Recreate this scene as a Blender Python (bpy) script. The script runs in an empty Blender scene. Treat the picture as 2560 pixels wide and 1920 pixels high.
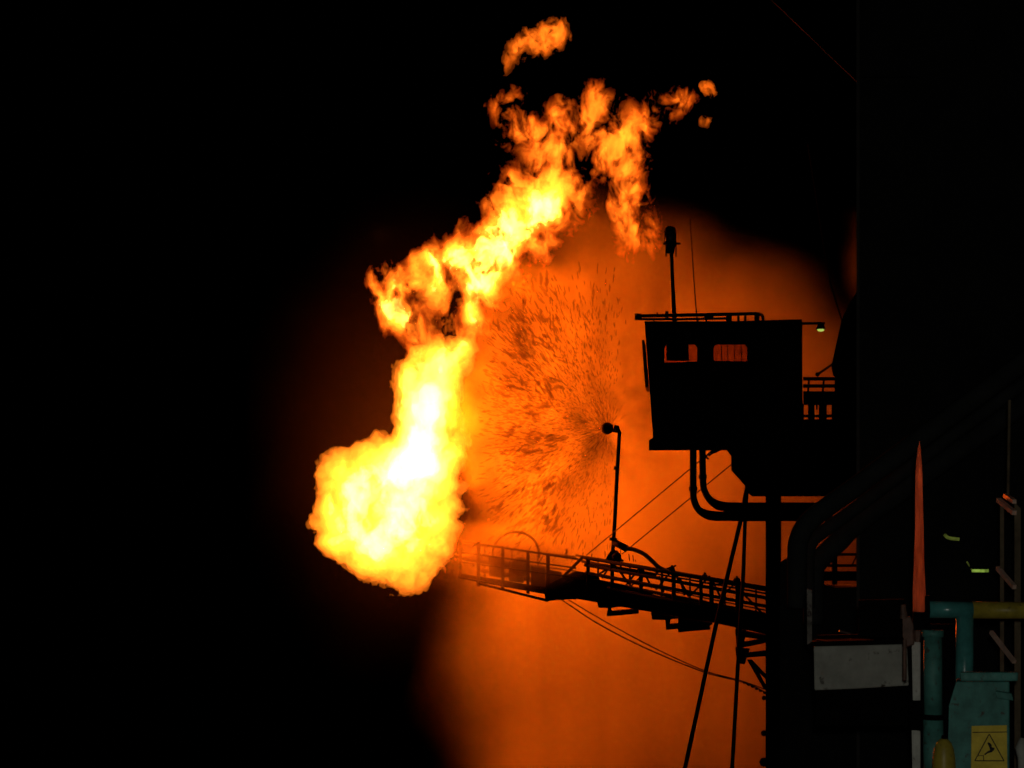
import bpy, math, random
import numpy as np
from mathutils import Vector, Matrix

random.seed(7)
rng = np.random.default_rng(11)
S = bpy.context.scene
COL = S.collection

# ------------------------------------------------------------------ camera
CAM = Vector((0.0, 0.0, 28.0))
PITCH = math.radians(4.0)
LENS = 75.0
F = LENS / 36.0 * 2560.0
cd = bpy.data.cameras.new("camera")
cam = bpy.data.objects.new("camera", cd)
COL.objects.link(cam)
cam.location = CAM
cam.rotation_euler = (math.pi / 2 + PITCH, 0, 0)
cd.lens = LENS
cd.sensor_width = 36
cd.clip_start = 0.5
cd.clip_end = 9000
S.camera = cam


def W(px, py, Y):
    """point at distance Y along the world's y axis that the photograph shows at px, py"""
    u, v = (px - 1280) / F, (960 - py) / F
    c, s = math.cos(PITCH), math.sin(PITCH)
    d = Vector((u, c - v * s, s + v * c))
    return CAM + d * (Y / d.y)


def M(px, Y):
    """metres for px pixels at distance Y"""
    return px * Y / F


# ------------------------------------------------------------------ materials
def mat(name, col, rough=0.6, metal=0.0, var=0.35, scale=3.0, spec=0.3, bump=0.15, rust=None, rust_amt=0.5):
    m = bpy.data.materials.new(name)
    m.use_nodes = True
    nt = m.node_tree
    b = nt.nodes["Principled BSDF"]
    tc = nt.nodes.new("ShaderNodeTexCoord")
    n = nt.nodes.new("ShaderNodeTexNoise")
    n.inputs["Scale"].default_value = scale
    n.inputs["Detail"].default_value = 6
    n.inputs["Roughness"].default_value = 0.65
    nt.links.new(tc.outputs["Object"], n.inputs["Vector"])
    r = nt.nodes.new("ShaderNodeValToRGB")
    r.color_ramp.elements[0].position = 0.3
    r.color_ramp.elements[1].position = 0.7
    r.color_ramp.elements[0].color = tuple(c * (1 - var) for c in col) + (1,)
    r.color_ramp.elements[1].color = tuple(min(1, c * (1 + var * 0.5)) for c in col) + (1,)
    nt.links.new(n.outputs["Fac"], r.inputs["Fac"])
    out = r.outputs["Color"]
    if rust:
        n2 = nt.nodes.new("ShaderNodeTexNoise")
        n2.inputs["Scale"].default_value = scale * 2.3
        n2.inputs["Detail"].default_value = 8
        n2.inputs["Roughness"].default_value = 0.7
        nt.links.new(tc.outputs["Object"], n2.inputs["Vector"])
        mr = nt.nodes.new("ShaderNodeMapRange")
        mr.inputs["From Min"].default_value = 0.72 - rust_amt * 0.3
        mr.inputs["From Max"].default_value = 0.80 - rust_amt * 0.3
        nt.links.new(n2.outputs["Fac"], mr.inputs["Value"])
        mx = nt.nodes.new("ShaderNodeMix")
        mx.data_type = "RGBA"
        nt.links.new(mr.outputs["Result"], mx.inputs["Factor"])
        nt.links.new(out, mx.inputs["A"])
        mx.inputs["B"].default_value = tuple(rust) + (1,)
        out = mx.outputs["Result"]
    nt.links.new(out, b.inputs["Base Color"])
    b.inputs["Roughness"].default_value = rough
    b.inputs["Metallic"].default_value = metal
    b.inputs["Specular IOR Level"].default_value = spec
    if bump:
        bp = nt.nodes.new("ShaderNodeBump")
        bp.inputs["Strength"].default_value = bump
        bp.inputs["Distance"].default_value = 0.02
        nt.links.new(n.outputs["Fac"], bp.inputs["Height"])
        nt.links.new(bp.outputs["Normal"], b.inputs["Normal"])
    return m


def emat(name, col, strength):
    m = bpy.data.materials.new(name)
    m.use_nodes = True
    nt = m.node_tree
    nt.nodes.clear()
    o = nt.nodes.new("ShaderNodeOutputMaterial")
    e = nt.nodes.new("ShaderNodeEmission")
    tc = nt.nodes.new("ShaderNodeTexCoord")
    n = nt.nodes.new("ShaderNodeTexNoise")
    n.inputs["Scale"].default_value = 9
    nt.links.new(tc.outputs["Object"], n.inputs["Vector"])
    mr = nt.nodes.new("ShaderNodeMapRange")
    mr.inputs["From Min"].default_value = 0.35
    mr.inputs["From Max"].default_value = 0.65
    mr.inputs["To Min"].default_value = strength * 0.35
    mr.inputs["To Max"].default_value = strength * 1.3
    nt.links.new(n.outputs["Fac"], mr.inputs["Value"])
    e.inputs["Color"].default_value = tuple(col) + (1,)
    nt.links.new(mr.outputs["Result"], e.inputs["Strength"])
    nt.links.new(e.outputs[0], o.inputs["Surface"])
    return m


STEEL = mat("dark_steel_paint", (0.003, 0.0028, 0.0028), rough=0.9, spec=0.01, rust=(0.006, 0.004, 0.003), rust_amt=0.5)
TOWERM = mat("tower_paint", (0.020, 0.021, 0.021), rough=0.85, scale=1.2, spec=0.06)
CABM = mat("cabin_paint", (0.008, 0.008, 0.008), rough=0.85, scale=1.5, spec=0.02)
RUBBER = mat("hose_rubber", (0.045, 0.048, 0.047), rough=1.0, spec=0.0)
WIREM = mat("wire_steel", (0.016, 0.013, 0.012), rough=0.7, spec=0.05)
ROPEM = mat("rope_fibre", (0.022, 0.026, 0.027), rough=0.9, spec=0.05)
TEAL = mat("teal_paint", (0.050, 0.215, 0.20), rough=0.24, scale=9, spec=0.4, var=0.4, rust=(0.025, 0.06, 0.055), rust_amt=0.40)
TEALW = mat("worn_teal_paint", (0.055, 0.20, 0.17), rough=0.6, scale=7, spec=0.3, var=0.5, rust=(0.05, 0.035, 0.025), rust_amt=0.48)
YELL = mat("yellow_paint", (0.30, 0.24, 0.03), rough=0.4, scale=9, spec=0.2, var=0.35, rust=(0.10, 0.08, 0.03), rust_amt=0.42)
SIGNY = mat("sign_yellow", (0.62, 0.47, 0.05), rough=0.55, scale=14, var=0.25, spec=0.2, bump=0.03)
SIGNB = mat("sign_black", (0.02, 0.02, 0.02), rough=0.6, scale=14, spec=0.1, bump=0)
GREYP = mat("grey_plate_paint", (0.30, 0.31, 0.27), rough=0.7, scale=4, spec=0.2, var=0.35, rust=(0.05, 0.04, 0.03), rust_amt=0.45)
PALE = mat("pale_post_paint", (0.42, 0.43, 0.38), rough=0.6, scale=6, spec=0.25, var=0.4, rust=(0.07, 0.04, 0.03), rust_amt=0.5)
RUSTM = mat("rusty_steel", (0.12, 0.06, 0.04), rough=0.6, scale=12, spec=0.4, var=0.6, bump=0.6)
LATT = mat("brown_lattice_paint", (0.13, 0.10, 0.06), rough=0.75, scale=6, spec=0.15, var=0.5)
POLEGLOW = mat("pole_flame_glow", (0.95, 0.62, 0.48), rough=0.85, scale=26, spec=0.1, var=0.75, bump=0.5)  # reddened, translucent colour standing in for flame light on the pole's visible face
_nt = POLEGLOW.node_tree
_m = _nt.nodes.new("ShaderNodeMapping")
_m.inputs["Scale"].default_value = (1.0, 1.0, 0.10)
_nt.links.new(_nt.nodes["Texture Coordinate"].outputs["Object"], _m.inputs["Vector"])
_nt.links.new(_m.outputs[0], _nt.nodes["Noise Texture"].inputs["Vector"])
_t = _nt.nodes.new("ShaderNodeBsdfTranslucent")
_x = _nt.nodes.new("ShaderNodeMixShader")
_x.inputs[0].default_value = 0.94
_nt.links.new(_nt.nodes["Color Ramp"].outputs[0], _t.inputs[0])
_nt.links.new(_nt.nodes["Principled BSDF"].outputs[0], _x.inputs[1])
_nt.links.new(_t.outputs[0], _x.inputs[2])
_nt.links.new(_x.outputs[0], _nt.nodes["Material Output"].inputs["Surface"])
PANE = bpy.data.materials.new("tinted_pane")
PANE.use_nodes = True
_nt = PANE.node_tree
_t = _nt.nodes.new("ShaderNodeBsdfTransparent")
_n = _nt.nodes.new("ShaderNodeTexNoise")
_n.inputs["Scale"].default_value = 2.0
_c = _nt.nodes.new("ShaderNodeValToRGB")
_c.color_ramp.elements[0].color = (0.46, 0.34, 0.32, 1)
_c.color_ramp.elements[1].color = (0.76, 0.60, 0.56, 1)
_nt.links.new(_n.outputs["Fac"], _c.inputs["Fac"])
_nt.links.new(_c.outputs[0], _t.inputs[0])
_x = _nt.nodes.new("ShaderNodeMixShader")
_x.inputs[0].default_value = 0.03
_nt.links.new(_t.outputs[0], _x.inputs[1])
_nt.links.new(_nt.nodes["Principled BSDF"].outputs[0], _x.inputs[2])
_nt.nodes["Principled BSDF"].inputs["Base Color"].default_value = (0.03, 0.03, 0.03, 1)
_nt.links.new(_x.outputs[0], _nt.nodes["Material Output"].inputs["Surface"])
DECKM = mat("deck_plate", (0.05, 0.055, 0.05), rough=0.8, scale=2)
GLASSD = mat("smoked_lamp_glass", (0.06, 0.05, 0.05), rough=0.2, spec=0.5)
BULB = emat("floodlight_bulb", (0.62, 0.85, 0.16), 0.75)
TUBE = emat("lamp_tube", (0.55, 0.85, 0.12), 0.32)
LAMPDIM = emat("dim_lamp_glow", (0.5, 0.62, 0.10), 0.10)


# ------------------------------------------------------------------ mesh builder
class MB:
    def __init__(self):
        self.v, self.f = [], []

    def add(self, vs, fs):
        b = len(self.v)
        self.v += [Vector(p) for p in vs]
        self.f += [tuple(b + i for i in q) for q in fs]
        return self

    def tube(self, pts, r, n=12, cap=True):
        pts = [Vector(p) for p in pts]
        rs = r if isinstance(r, (list, tuple)) else [r] * len(pts)
        N = len(pts)
        tang = [(pts[min(i + 1, N - 1)] - pts[max(i - 1, 0)]).normalized() for i in range(N)]
        up = Vector((0, 0, 1)) if abs(tang[0].z) < 0.9 else Vector((0, 1, 0))
        nx = tang[0].cross(up).normalized()
        vs = []
        for i in range(N):
            nx = (nx - tang[i] * nx.dot(tang[i])).normalized()
            ny = tang[i].cross(nx)
            for k in range(n):
                a = 2 * math.pi * k / n
                vs.append(pts[i] + nx * (rs[i] * math.cos(a)) + ny * (rs[i] * math.sin(a)))
        fs = [(i * n + k, i * n + (k + 1) % n, (i + 1) * n + (k + 1) % n, (i + 1) * n + k) for i in range(N - 1) for k in range(n)]
        if cap:
            fs += [tuple(range(n - 1, -1, -1)), tuple((N - 1) * n + k for k in range(n))]
        return self.add(vs, fs)

    def beam(self, p, q, w, h=None, up=(0, 0, 1)):
        """rectangular bar from p to q: w across, h along up"""
        p, q = Vector(p), Vector(q)
        h = h or w
        t = (q - p).normalized()
        up = Vector(up)
        if abs(t.dot(up)) > 0.95:
            up = Vector((0, 1, 0))
        sx = t.cross(up).normalized()
        sy = sx.cross(t)
        vs = []
        for o in (p, q):
            for a, b in ((-1, -1), (1, -1), (1, 1), (-1, 1)):
                vs.append(o + sx * (a * w / 2) + sy * (b * h / 2))
        return self.add(vs, [(0, 1, 2, 3), (7, 6, 5, 4), (0, 4, 5, 1), (1, 5, 6, 2), (2, 6, 7, 3), (3, 7, 4, 0)])

    def prism(self, poly, Y, dep, slant=None, zs=0.0):
        """outline in photo pixels set up at distance Y, dep metres thick going back"""
        if slant is None:
            slant = max(0.0, (min(p[0] for p in poly) - 1280) / F * 1.1)
        A = [W(px, py, Y) for px, py in poly]
        B = [a + Vector((slant * dep, dep, zs * dep)) for a in A]
        n = len(A)
        fs = [tuple(range(n)), tuple(range(2 * n - 1, n - 1, -1))]
        fs += [(i, i + n, (i + 1) % n + n, (i + 1) % n) for i in range(n)]
        return self.add(A + B, fs)

    def ball(self, c, r, n=14, sc=(1, 1, 1), jitter=0.0):
        c = Vector(c)
        vs, fs = [], []
        m = n // 2
        for i in range(m + 1):
            for k in range(n):
                th, ph = math.pi * i / m, 2 * math.pi * k / n
                j = 1 + random.uniform(-jitter, jitter)
                vs.append(c + Vector((math.sin(th) * math.cos(ph) * sc[0], math.sin(th) * math.sin(ph) * sc[1], math.cos(th) * sc[2])) * r * j)
        fs = [(i * n + k, i * n + (k + 1) % n, (i + 1) * n + (k + 1) % n, (i + 1) * n + k) for i in range(m) for k in range(n)]
        return self.add(vs, fs)

    def build(self, name, m, parent=None, bevel=0.0, smooth=False):
        me = bpy.data.meshes.new(name)
        o0 = parent_origin(parent)
        base = Vector((0, 0, 0))
        if parent is None and self.v:
            base = sum(self.v, Vector()) / len(self.v)
            base.z = min(p.z for p in self.v)
        org = o0 if parent is not None else base
        me.from_pydata([p - org for p in self.v], [], self.f)
        me.validate()
        import bmesh
        bm = bmesh.new()
        bm.from_mesh(me)
        bmesh.ops.remove_doubles(bm, verts=bm.verts, dist=1e-5)
        bmesh.ops.recalc_face_normals(bm, faces=bm.faces)
        bm.to_mesh(me)
        bm.free()
        if smooth:
            for p in me.polygons:
                p.use_smooth = len(p.vertices) == 4
        me.materials.append(m)
        o = bpy.data.objects.new(name, me)
        COL.objects.link(o)
        if parent is not None:
            o.parent = parent
        else:
            o.location = org
        if bevel:
            b = o.modifiers.new("bevel", "BEVEL")
            b.width = bevel
            b.segments = 2
            b.limit_method = "ANGLE"
        return o


def tag(o, label, cat, group=None, kind=None):
    o["label"] = label
    o["category"] = cat
    if group:
        o["group"] = group
    if kind:
        o["kind"] = kind
    return o


def thing(name, loc, label, cat, group=None, kind=None):
    o = bpy.data.objects.new(name, None)
    COL.objects.link(o)
    o.location = loc
    o.matrix_world = Matrix.Translation(Vector(loc))
    return tag(o, label, cat, group, kind)


def bez(pts, n=10):
    """smooth path (Catmull-Rom) through points"""
    P = [Vector(p) for p in pts]
    P = [P[0] * 2 - P[1]] + P + [P[-1] * 2 - P[-2]]
    out = []
    for i in range(1, len(P) - 2):
        for k in range(n):
            t = k / n
            a, b, c, d = P[i - 1], P[i], P[i + 1], P[i + 2]
            out.append(0.5 * (2 * b + (c - a) * t + (2 * a - 5 * b + 4 * c - d) * t * t + (3 * b - a - 3 * c + d) * t ** 3))
    out.append(P[-2])
    return out


# ------------------------------------------------------------------ flame: scalar fields -> surfaces -> glowing gas
YF = 58.0
PERM = rng.permutation(512).astype(np.int32)
PERM = np.concatenate([PERM, PERM, PERM])
GRAD = rng.normal(size=(512, 3)).astype(np.float32)
GRAD /= np.linalg.norm(GRAD, axis=1, keepdims=True)


def perlin(p):
    i = np.floor(p).astype(np.int32)
    f = (p - i).astype(np.float32)
    i &= 511
    u = f * f * f * (f * (f * 6 - 15) + 10)
    res = np.zeros(len(p), np.float32)
    for dx in (0, 1):
        wx = u[:, 0] if dx else 1 - u[:, 0]
        a = PERM[i[:, 0] + dx]
        for dy in (0, 1):
            wy = u[:, 1] if dy else 1 - u[:, 1]
            b = PERM[a + i[:, 1] + dy]
            for dz in (0, 1):
                wz = u[:, 2] if dz else 1 - u[:, 2]
                g = GRAD[PERM[b + i[:, 2] + dz] & 511]
                d = g[:, 0] * (f[:, 0] - dx) + g[:, 1] * (f[:, 1] - dy) + g[:, 2] * (f[:, 2] - dz)
                res += wx * wy * wz * d
    return res * 1.6


def fbm(p, freq, octs, gain=0.5, lac=2.1, billow=False):
    t = np.zeros(len(p), np.float32)
    a = 1.0
    for k in range(octs):
        n = perlin(p * freq + 17.3 * k + 3.1)
        t += a * (np.abs(n) * 2 - 0.5 if billow else n)
        a *= gain
        freq *= lac
    return t


def surface_nets(f, org, h):
    ins = f < 0
    nx, ny, nz = f.shape
    c = np.zeros((nx - 1, ny - 1, nz - 1), np.int8)
    for dx in (0, 1):
        for dy in (0, 1):
            for dz in (0, 1):
                c += ins[dx:nx - 1 + dx, dy:ny - 1 + dy, dz:nz - 1 + dz]
    act = (c > 0) & (c < 8)
    ids = -np.ones(act.shape, np.int64)
    cell = np.argwhere(act)
    ids[act] = np.arange(len(cell))
    acc = np.zeros((len(cell), 3), np.float32)
    cnt = np.zeros(len(cell), np.float32)
    cor = [(a, b, d) for a in (0, 1) for b in (0, 1) for d in (0, 1)]
    for i, A in enumerate(cor):
        for B in cor[i + 1:]:
            if sum(abs(x - y) for x, y in zip(A, B)) != 1:
                continue
            fa = f[cell[:, 0] + A[0], cell[:, 1] + A[1], cell[:, 2] + A[2]]
            fb = f[cell[:, 0] + B[0], cell[:, 1] + B[1], cell[:, 2] + B[2]]
            x = (fa < 0) != (fb < 0)
            t = np.where(x, fa / np.where(x, fa - fb, 1), 0)
            A_, B_ = np.array(A, np.float32), np.array(B, np.float32)
            acc += np.where(x[:, None], A_ + t[:, None] * (B_ - A_), 0)
            cnt += x
    V = (cell + acc / np.maximum(cnt, 1)[:, None]) * h + np.array(org)
    quads = []
    for ax in range(3):
        s0 = [slice(1, -1)] * 3
        s1 = [slice(1, -1)] * 3
        s0[ax] = slice(0, -1)
        s1[ax] = slice(1, None)
        a, b = ins[tuple(s0)], ins[tuple(s1)]
        e = np.argwhere(a != b)
        sgn = a[a != b]
        off = np.array([1, 1, 1])
        off[ax] = 0
        e = e + off
        u, w = [(1, 2), (2, 0), (0, 1)][ax]
        q = []
        for du, dw in ((-1, -1), (0, -1), (0, 0), (-1, 0)):
            k = e.copy()
            k[:, u] += du
            k[:, w] += dw
            q.append(ids[k[:, 0], k[:, 1], k[:, 2]])
        q = np.stack(q, 1)
        q[~sgn] = q[~sgn][:, ::-1]
        quads.append(q)
    Q = np.concatenate(quads)
    return V, Q[(Q >= 0).all(1)]


def flame_field(blobs, h, noise, pad=0.4, flat=0.85, pf=1.5, po=5):
    """blobs: (px, py, radius px[, depth m]); returns the plain and the turbulent distance fields"""
    C, R = [], []
    for b in blobs:
        r = M(b[2], YF)
        dep = b[3] if len(b) > 3 else random.uniform(-0.4, 0.4) * r
        C.append(W(b[0], b[1], YF) + Vector((0, dep, 0)))
        R.append(r)
    C = np.array(C, np.float32)
    R = np.array(R, np.float32)
    lo = (C - R[:, None]).min(0) - pad
    hi = (C + R[:, None]).max(0) + pad
    n = np.ceil((hi - lo) / h).astype(int) + 1
    g = np.stack(np.meshgrid(*[lo[k] + h * np.arange(n[k], dtype=np.float32) for k in range(3)], indexing="ij"), -1)
    k = 0.12
    acc = np.zeros(g.shape[:3], np.float32)
    acr = np.zeros(g.shape[:3], np.float32)
    acw = np.zeros(g.shape[:3], np.float32)
    for c, r in zip(C, R):
        d = g - c
        d[..., 1] *= flat
        s = np.sqrt((d * d).sum(-1)) - r
        e = np.exp(np.clip(-s / k, -40, 40))
        acc += e
        e = np.exp(-np.clip(s + 1.0, 0, 6) / 0.35)
        acw += e
        acr += e * r
    s = -k * np.log(np.maximum(acc, 1e-17))
    s = s.astype(np.float32)
    near = (s < 0.34)
    P = g[near]
    loc = np.clip((acr[near] / np.maximum(acw[near], 1e-17)) / 0.55, 0.22, 1.0)
    out = s.copy()
    out[near] = noise(P, s[near], loc)
    pat = np.full(s.shape, -1.0, np.float32)
    Q = P.copy()
    Q[:, 2] *= 0.75
    Q = Q + np.stack([fbm(Q + o, 1.3, 2) for o in (5.0, 41.7, 91.3)], 1) * 0.35
    pat[near] = fbm(Q, pf, po, 0.62)
    for ax in range(3):
        for e in (0, -1):
            sl = [slice(None)] * 3
            sl[ax] = e
            out[tuple(sl)] = 1.0
    return out, lo, pat


def fire_mat(name, col, dens, rim):
    """glowing gas: the body of the flame gives off light evenly, its skin very faintly"""
    m = bpy.data.materials.new(name)
    m.use_nodes = True
    nt = m.node_tree
    nt.nodes.clear()
    o = nt.nodes.new("ShaderNodeOutputMaterial")
    e = nt.nodes.new("ShaderNodeEmission")
    e.inputs["Color"].default_value = tuple(col) + (1,)
    e.inputs["Strength"].default_value = dens
    nt.links.new(e.outputs[0], o.inputs["Volume"])
    t = nt.nodes.new("ShaderNodeBsdfTransparent")
    e2 = nt.nodes.new("ShaderNodeEmission")
    e2.inputs["Color"].default_value = tuple(col) + (1,)
    e2.inputs["Strength"].default_value = rim
    a = nt.nodes.new("ShaderNodeAddShader")
    nt.links.new(t.outputs[0], a.inputs[0])
    nt.links.new(e2.outputs[0], a.inputs[1])
    if rim:
        nt.links.new(a.outputs[0], o.inputs["Surface"])
    m.cycles.emission_sampling = "NONE"
    return m


def field_mesh(name, f, lo, level, h, m, parent=None):
    V, Q = surface_nets(f - level, lo, h)
    if len(Q) == 0:
        return None
    org = np.array(parent_origin(parent)) if parent is not None else np.array([V[:, 0].mean(), V[:, 1].mean(), V[:, 2].min()])
    V = V - org
    me = bpy.data.meshes.new(name)
    me.vertices.add(len(V))
    me.vertices.foreach_set("co", V.astype(np.float32).ravel())
    me.loops.add(len(Q) * 4)
    me.loops.foreach_set("vertex_index", Q.astype(np.int32).ravel())
    me.polygons.add(len(Q))
    me.polygons.foreach_set("loop_start", np.arange(0, len(Q) * 4, 4, dtype=np.int32))
    me.update(calc_edges=True)
    me.materials.append(m)
    o = bpy.data.objects.new(name, me)
    COL.objects.link(o)
    if parent is not None:
        o.parent = parent
    else:
        o.location = org
    return o


def parent_origin(p):
    o = Vector((0, 0, 0))
    while p is not None:
        o += Vector(p.location)
        p = p.parent
    return o


def turb(P, s, loc, warp, wf, amp, freq, octs, billow=0.0, stretch=0.7, gain=0.55, bias=0.22):
    Q = P.copy()
    Q[:, 2] *= stretch
    w = np.stack([fbm(Q + o, wf, 2) for o in (0.0, 31.7, 71.3)], 1)
    Q = Q + w * warp
    d = fbm(Q, freq, octs, gain)
    if billow:
        d = d * (1 - billow) - fbm(Q, freq * 0.9, octs, gain, billow=True) * billow
    return s + amp * loc * (d + bias)


flare = thing("gas_flare", W(1060, 1490, YF), "huge yellow white flame burning off the tip of the boom", "flame")

H1 = 0.04
FIREBALL = [(960, 1290, 160), (905, 1225, 112), (872, 1290, 92), (1000, 1210, 125), (1052, 1290, 103), (1000, 1385, 78), (1035, 1440, 48),
            (930, 1365, 78), (1085, 1230, 72), (945, 1185, 78), (850, 1185, 62), (1090, 1170, 60), (1080, 1370, 60), (845, 1345, 55), (1010, 1455, 38)]
ball_f, ball_lo, ball_p = flame_field(FIREBALL, H1, lambda P, s, q: turb(P, s, q, 0.10, 0.8, 0.24, 1.7, 5, billow=0.85, stretch=1.0, gain=0.5), flat=0.9)
COLUMN = [(1045, 1165, 100), (1060, 1095, 86), (1066, 1030, 84), (1068, 975, 82), (1090, 925, 68), (1035, 935, 40), (1120, 1130, 52), (1135, 890, 46), (1000, 1200, 82), (1105, 1050, 46)]
col_f, col_lo, col_p = flame_field(COLUMN, H1, lambda P, s, q: turb(P, s, q, 0.25, 0.9, 0.34, 1.3, 5, billow=0.35, stretch=0.8))
TRUNK = [(990, 715, 52), (975, 765, 50), (1008, 800, 46), (1045, 845, 24), (1042, 895, 24), (1045, 690, 45), (1095, 715, 30), (1125, 790, 30), (1160, 860, 36),
         (1175, 805, 40), (1185, 760, 46), (1205, 695, 68), (1150, 655, 64), (1240, 635, 84), (1105, 655, 54), (1300, 575, 84), (1345, 505, 72), (1385, 545, 36),
         (1215, 580, 44), (1270, 530, 48), (1072, 872, 26), (1092, 760, 20), (1125, 845, 34), (1150, 880, 40), (1045, 880, 28)]
trk_f, trk_lo, trk_p = flame_field(TRUNK, 0.033, lambda P, s, q: turb(P, s, q, 0.40, 0.9, 0.44, 1.25, 6, billow=0.1, stretch=0.75, gain=0.62, bias=0.02), flat=1.1, pf=1.6, po=6)
CROWN = [(1372, 440, 58), (1345, 490, 50), (1240, 500, 32), (1290, 470, 42), (1390, 385, 58), (1335, 340, 38), (1405, 335, 58), (1355, 350, 40), (1305, 305, 36),
         (1272, 290, 38), (1290, 318, 34), (1445, 345, 36), (1465, 300, 34), (1500, 268, 34), (1530, 280, 18), (1430, 480, 36), (1435, 540, 24), (1540, 360, 52), (1570, 335, 46),
         (1552, 420, 50), (1568, 475, 48), (1576, 530, 44), (1584, 580, 42), (1580, 400, 36), (1594, 612, 26), (1600, 312, 30), (1622, 296, 26), (1645, 280, 25), (1668, 262, 27),
         (1692, 250, 24), (1716, 258, 20), (1480, 244, 22), (1258, 268, 30), (1400, 290, 30), (1505, 330, 30)]
crn_f, crn_lo, crn_p = flame_field(CROWN, 0.026, lambda P, s, q: turb(P, s, q, 0.50, 1.0, 0.50, 1.5, 6, billow=0.0, stretch=0.65, gain=0.65, bias=-0.05), flat=1.35, pf=2.0, po=6)

ORG = (1.0, 0.195, 0.010)
HOT = (1.0, 0.34, 0.050)
DEEP = (1.0, 0.145, 0.006)
RED = (1.0, 0.085, 0.004)


def shells(name, f, lo, pat, h, levels, parent):
    """nested bodies of ever hotter gas; each is torn by the same turbulence pattern"""
    top = None
    for i, (lv, cut, col, e, rim, nm) in enumerate(levels):
        ff = f - lv
        if cut is not None:
            ff = np.maximum(ff, (cut - pat) * 0.5)
        o = field_mesh(nm if top is not None else name, ff, lo, 0.0, h, fire_mat(name + "_gas_%d" % i, col, e, rim), parent if top is None else top)
        if top is None:
            top = o
    return top


shells("fireball", ball_f, ball_lo, ball_p, H1, [(0.0, None, ORG, 1.5, 0.05, ""), (-0.16, -0.12, ORG, 1.6, 0.0, "inner_flame"), (-0.32, 0.0, ORG, 2.4, 0.0, "bright_flame"), (-0.60, 0.10, HOT, 9.0, 0.0, "hot_core")], flare)
shells("flame_column", col_f, col_lo, col_p, H1, [(0.0, None, ORG, 2.2, 0.05, ""), (-0.12, -0.1, ORG, 5.0, 0.0, "inner_flame"), (-0.28, None, HOT, 5.0, 0.0, "bright_flame"), (-0.52, None, HOT, 15.0, 0.0, "hot_core")], flare)
shells("flame_trunk", trk_f, trk_lo, trk_p, 0.033, [(0.05, -0.10, RED, 0.5, 0.02, ""), (0.0, -0.25, DEEP, 1.0, 0.0, "outer_flame"), (-0.08, -0.05, ORG, 2.0, 0.0, "inner_flame"), (-0.24, -0.02, ORG, 5.0, 0.0, "bright_flame"), (-0.42, 0.03, HOT, 14.0, 0.0, "hot_core")], flare)
shells("flame_crown", crn_f, crn_lo, crn_p, 0.026, [(0.05, -0.06, RED, 0.45, 0.012, ""), (0.0, -0.16, DEEP, 0.65, 0.0, "outer_flame"), (-0.07, 0.02, DEEP, 1.3, 0.0, "inner_flame"), (-0.19, 0.06, ORG, 2.6, 0.0, "bright_flame")], flare)

PUFFS = [([(1366, 82, 34), (1348, 104, 30), (1386, 66, 25), (1388, 96, 25), (1356, 128, 18), (1290, 118, 17), (1278, 140, 14), (1266, 162, 11), (1258, 182, 7)],
          "large ragged flame puff torn off above the flame top"),
         ([(1762, 216, 5), (1769, 214, 6), (1777, 220, 6), (1784, 230, 3)], "small orange flame wisp above the tip of the flame's right arm"),
         ([(1760, 305, 4), (1766, 299, 4), (1771, 292, 3)], "faint tiny flame wisp below the small orange wisp")]
for k, (bl, lab) in enumerate(PUFFS):
    amp = (0.46, 0.42, 0.46)[k]
    pf, plo, pp_ = flame_field(bl, 0.025, lambda P, s, q: turb(P, s, q, 0.45, 1.1, amp, 1.7 if k == 0 else 3.0, 6, stretch=0.8, gain=0.62, bias=0.06), pad=0.35, flat=1.4, pf=2.4, po=6)
    o = shells("flame_puff", pf, plo, pp_, 0.025, [(0.0, -0.14, DEEP, (0.8, 2.6, 0.9)[k], 0.02, ""), (-0.05, 0.04, DEEP, 1.9, 0.0, "inner_flame"), (-0.15, 0.1, ORG, 3.0, 0.0, "bright_flame")], None)
    tag(o, lab, "flame")

# lamps: the light that the burning gas throws on spray and steel
FIRE = (1.0, 0.098, 0.0008)


def lamp(name, px, py, Y, power, rad, col=FIRE):
    l = bpy.data.lights.new(name, "POINT")
    l.energy = power
    l.color = col
    l.shadow_soft_size = rad
    o = bpy.data.objects.new(name, l)
    COL.objects.link(o)
    o.location = W(px, py, Y)
    return o


LP = 30500
lamp("fireball_light", 1090, 1270, 57.2, LP * 0.9, 1.0)
lamp("column_light", 1140, 1010, 57.4, LP * 0.50, 0.7)
lamp("trunk_light", 1300, 690, 57.2, LP * 0.16, 0.6)
lamp("crown_light", 1480, 560, 57.2, LP * 0.06, 0.5)

# ------------------------------------------------------------------ water mist (lit by the lamps)
NOZ = W(1519, 1071, 53.2)


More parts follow.
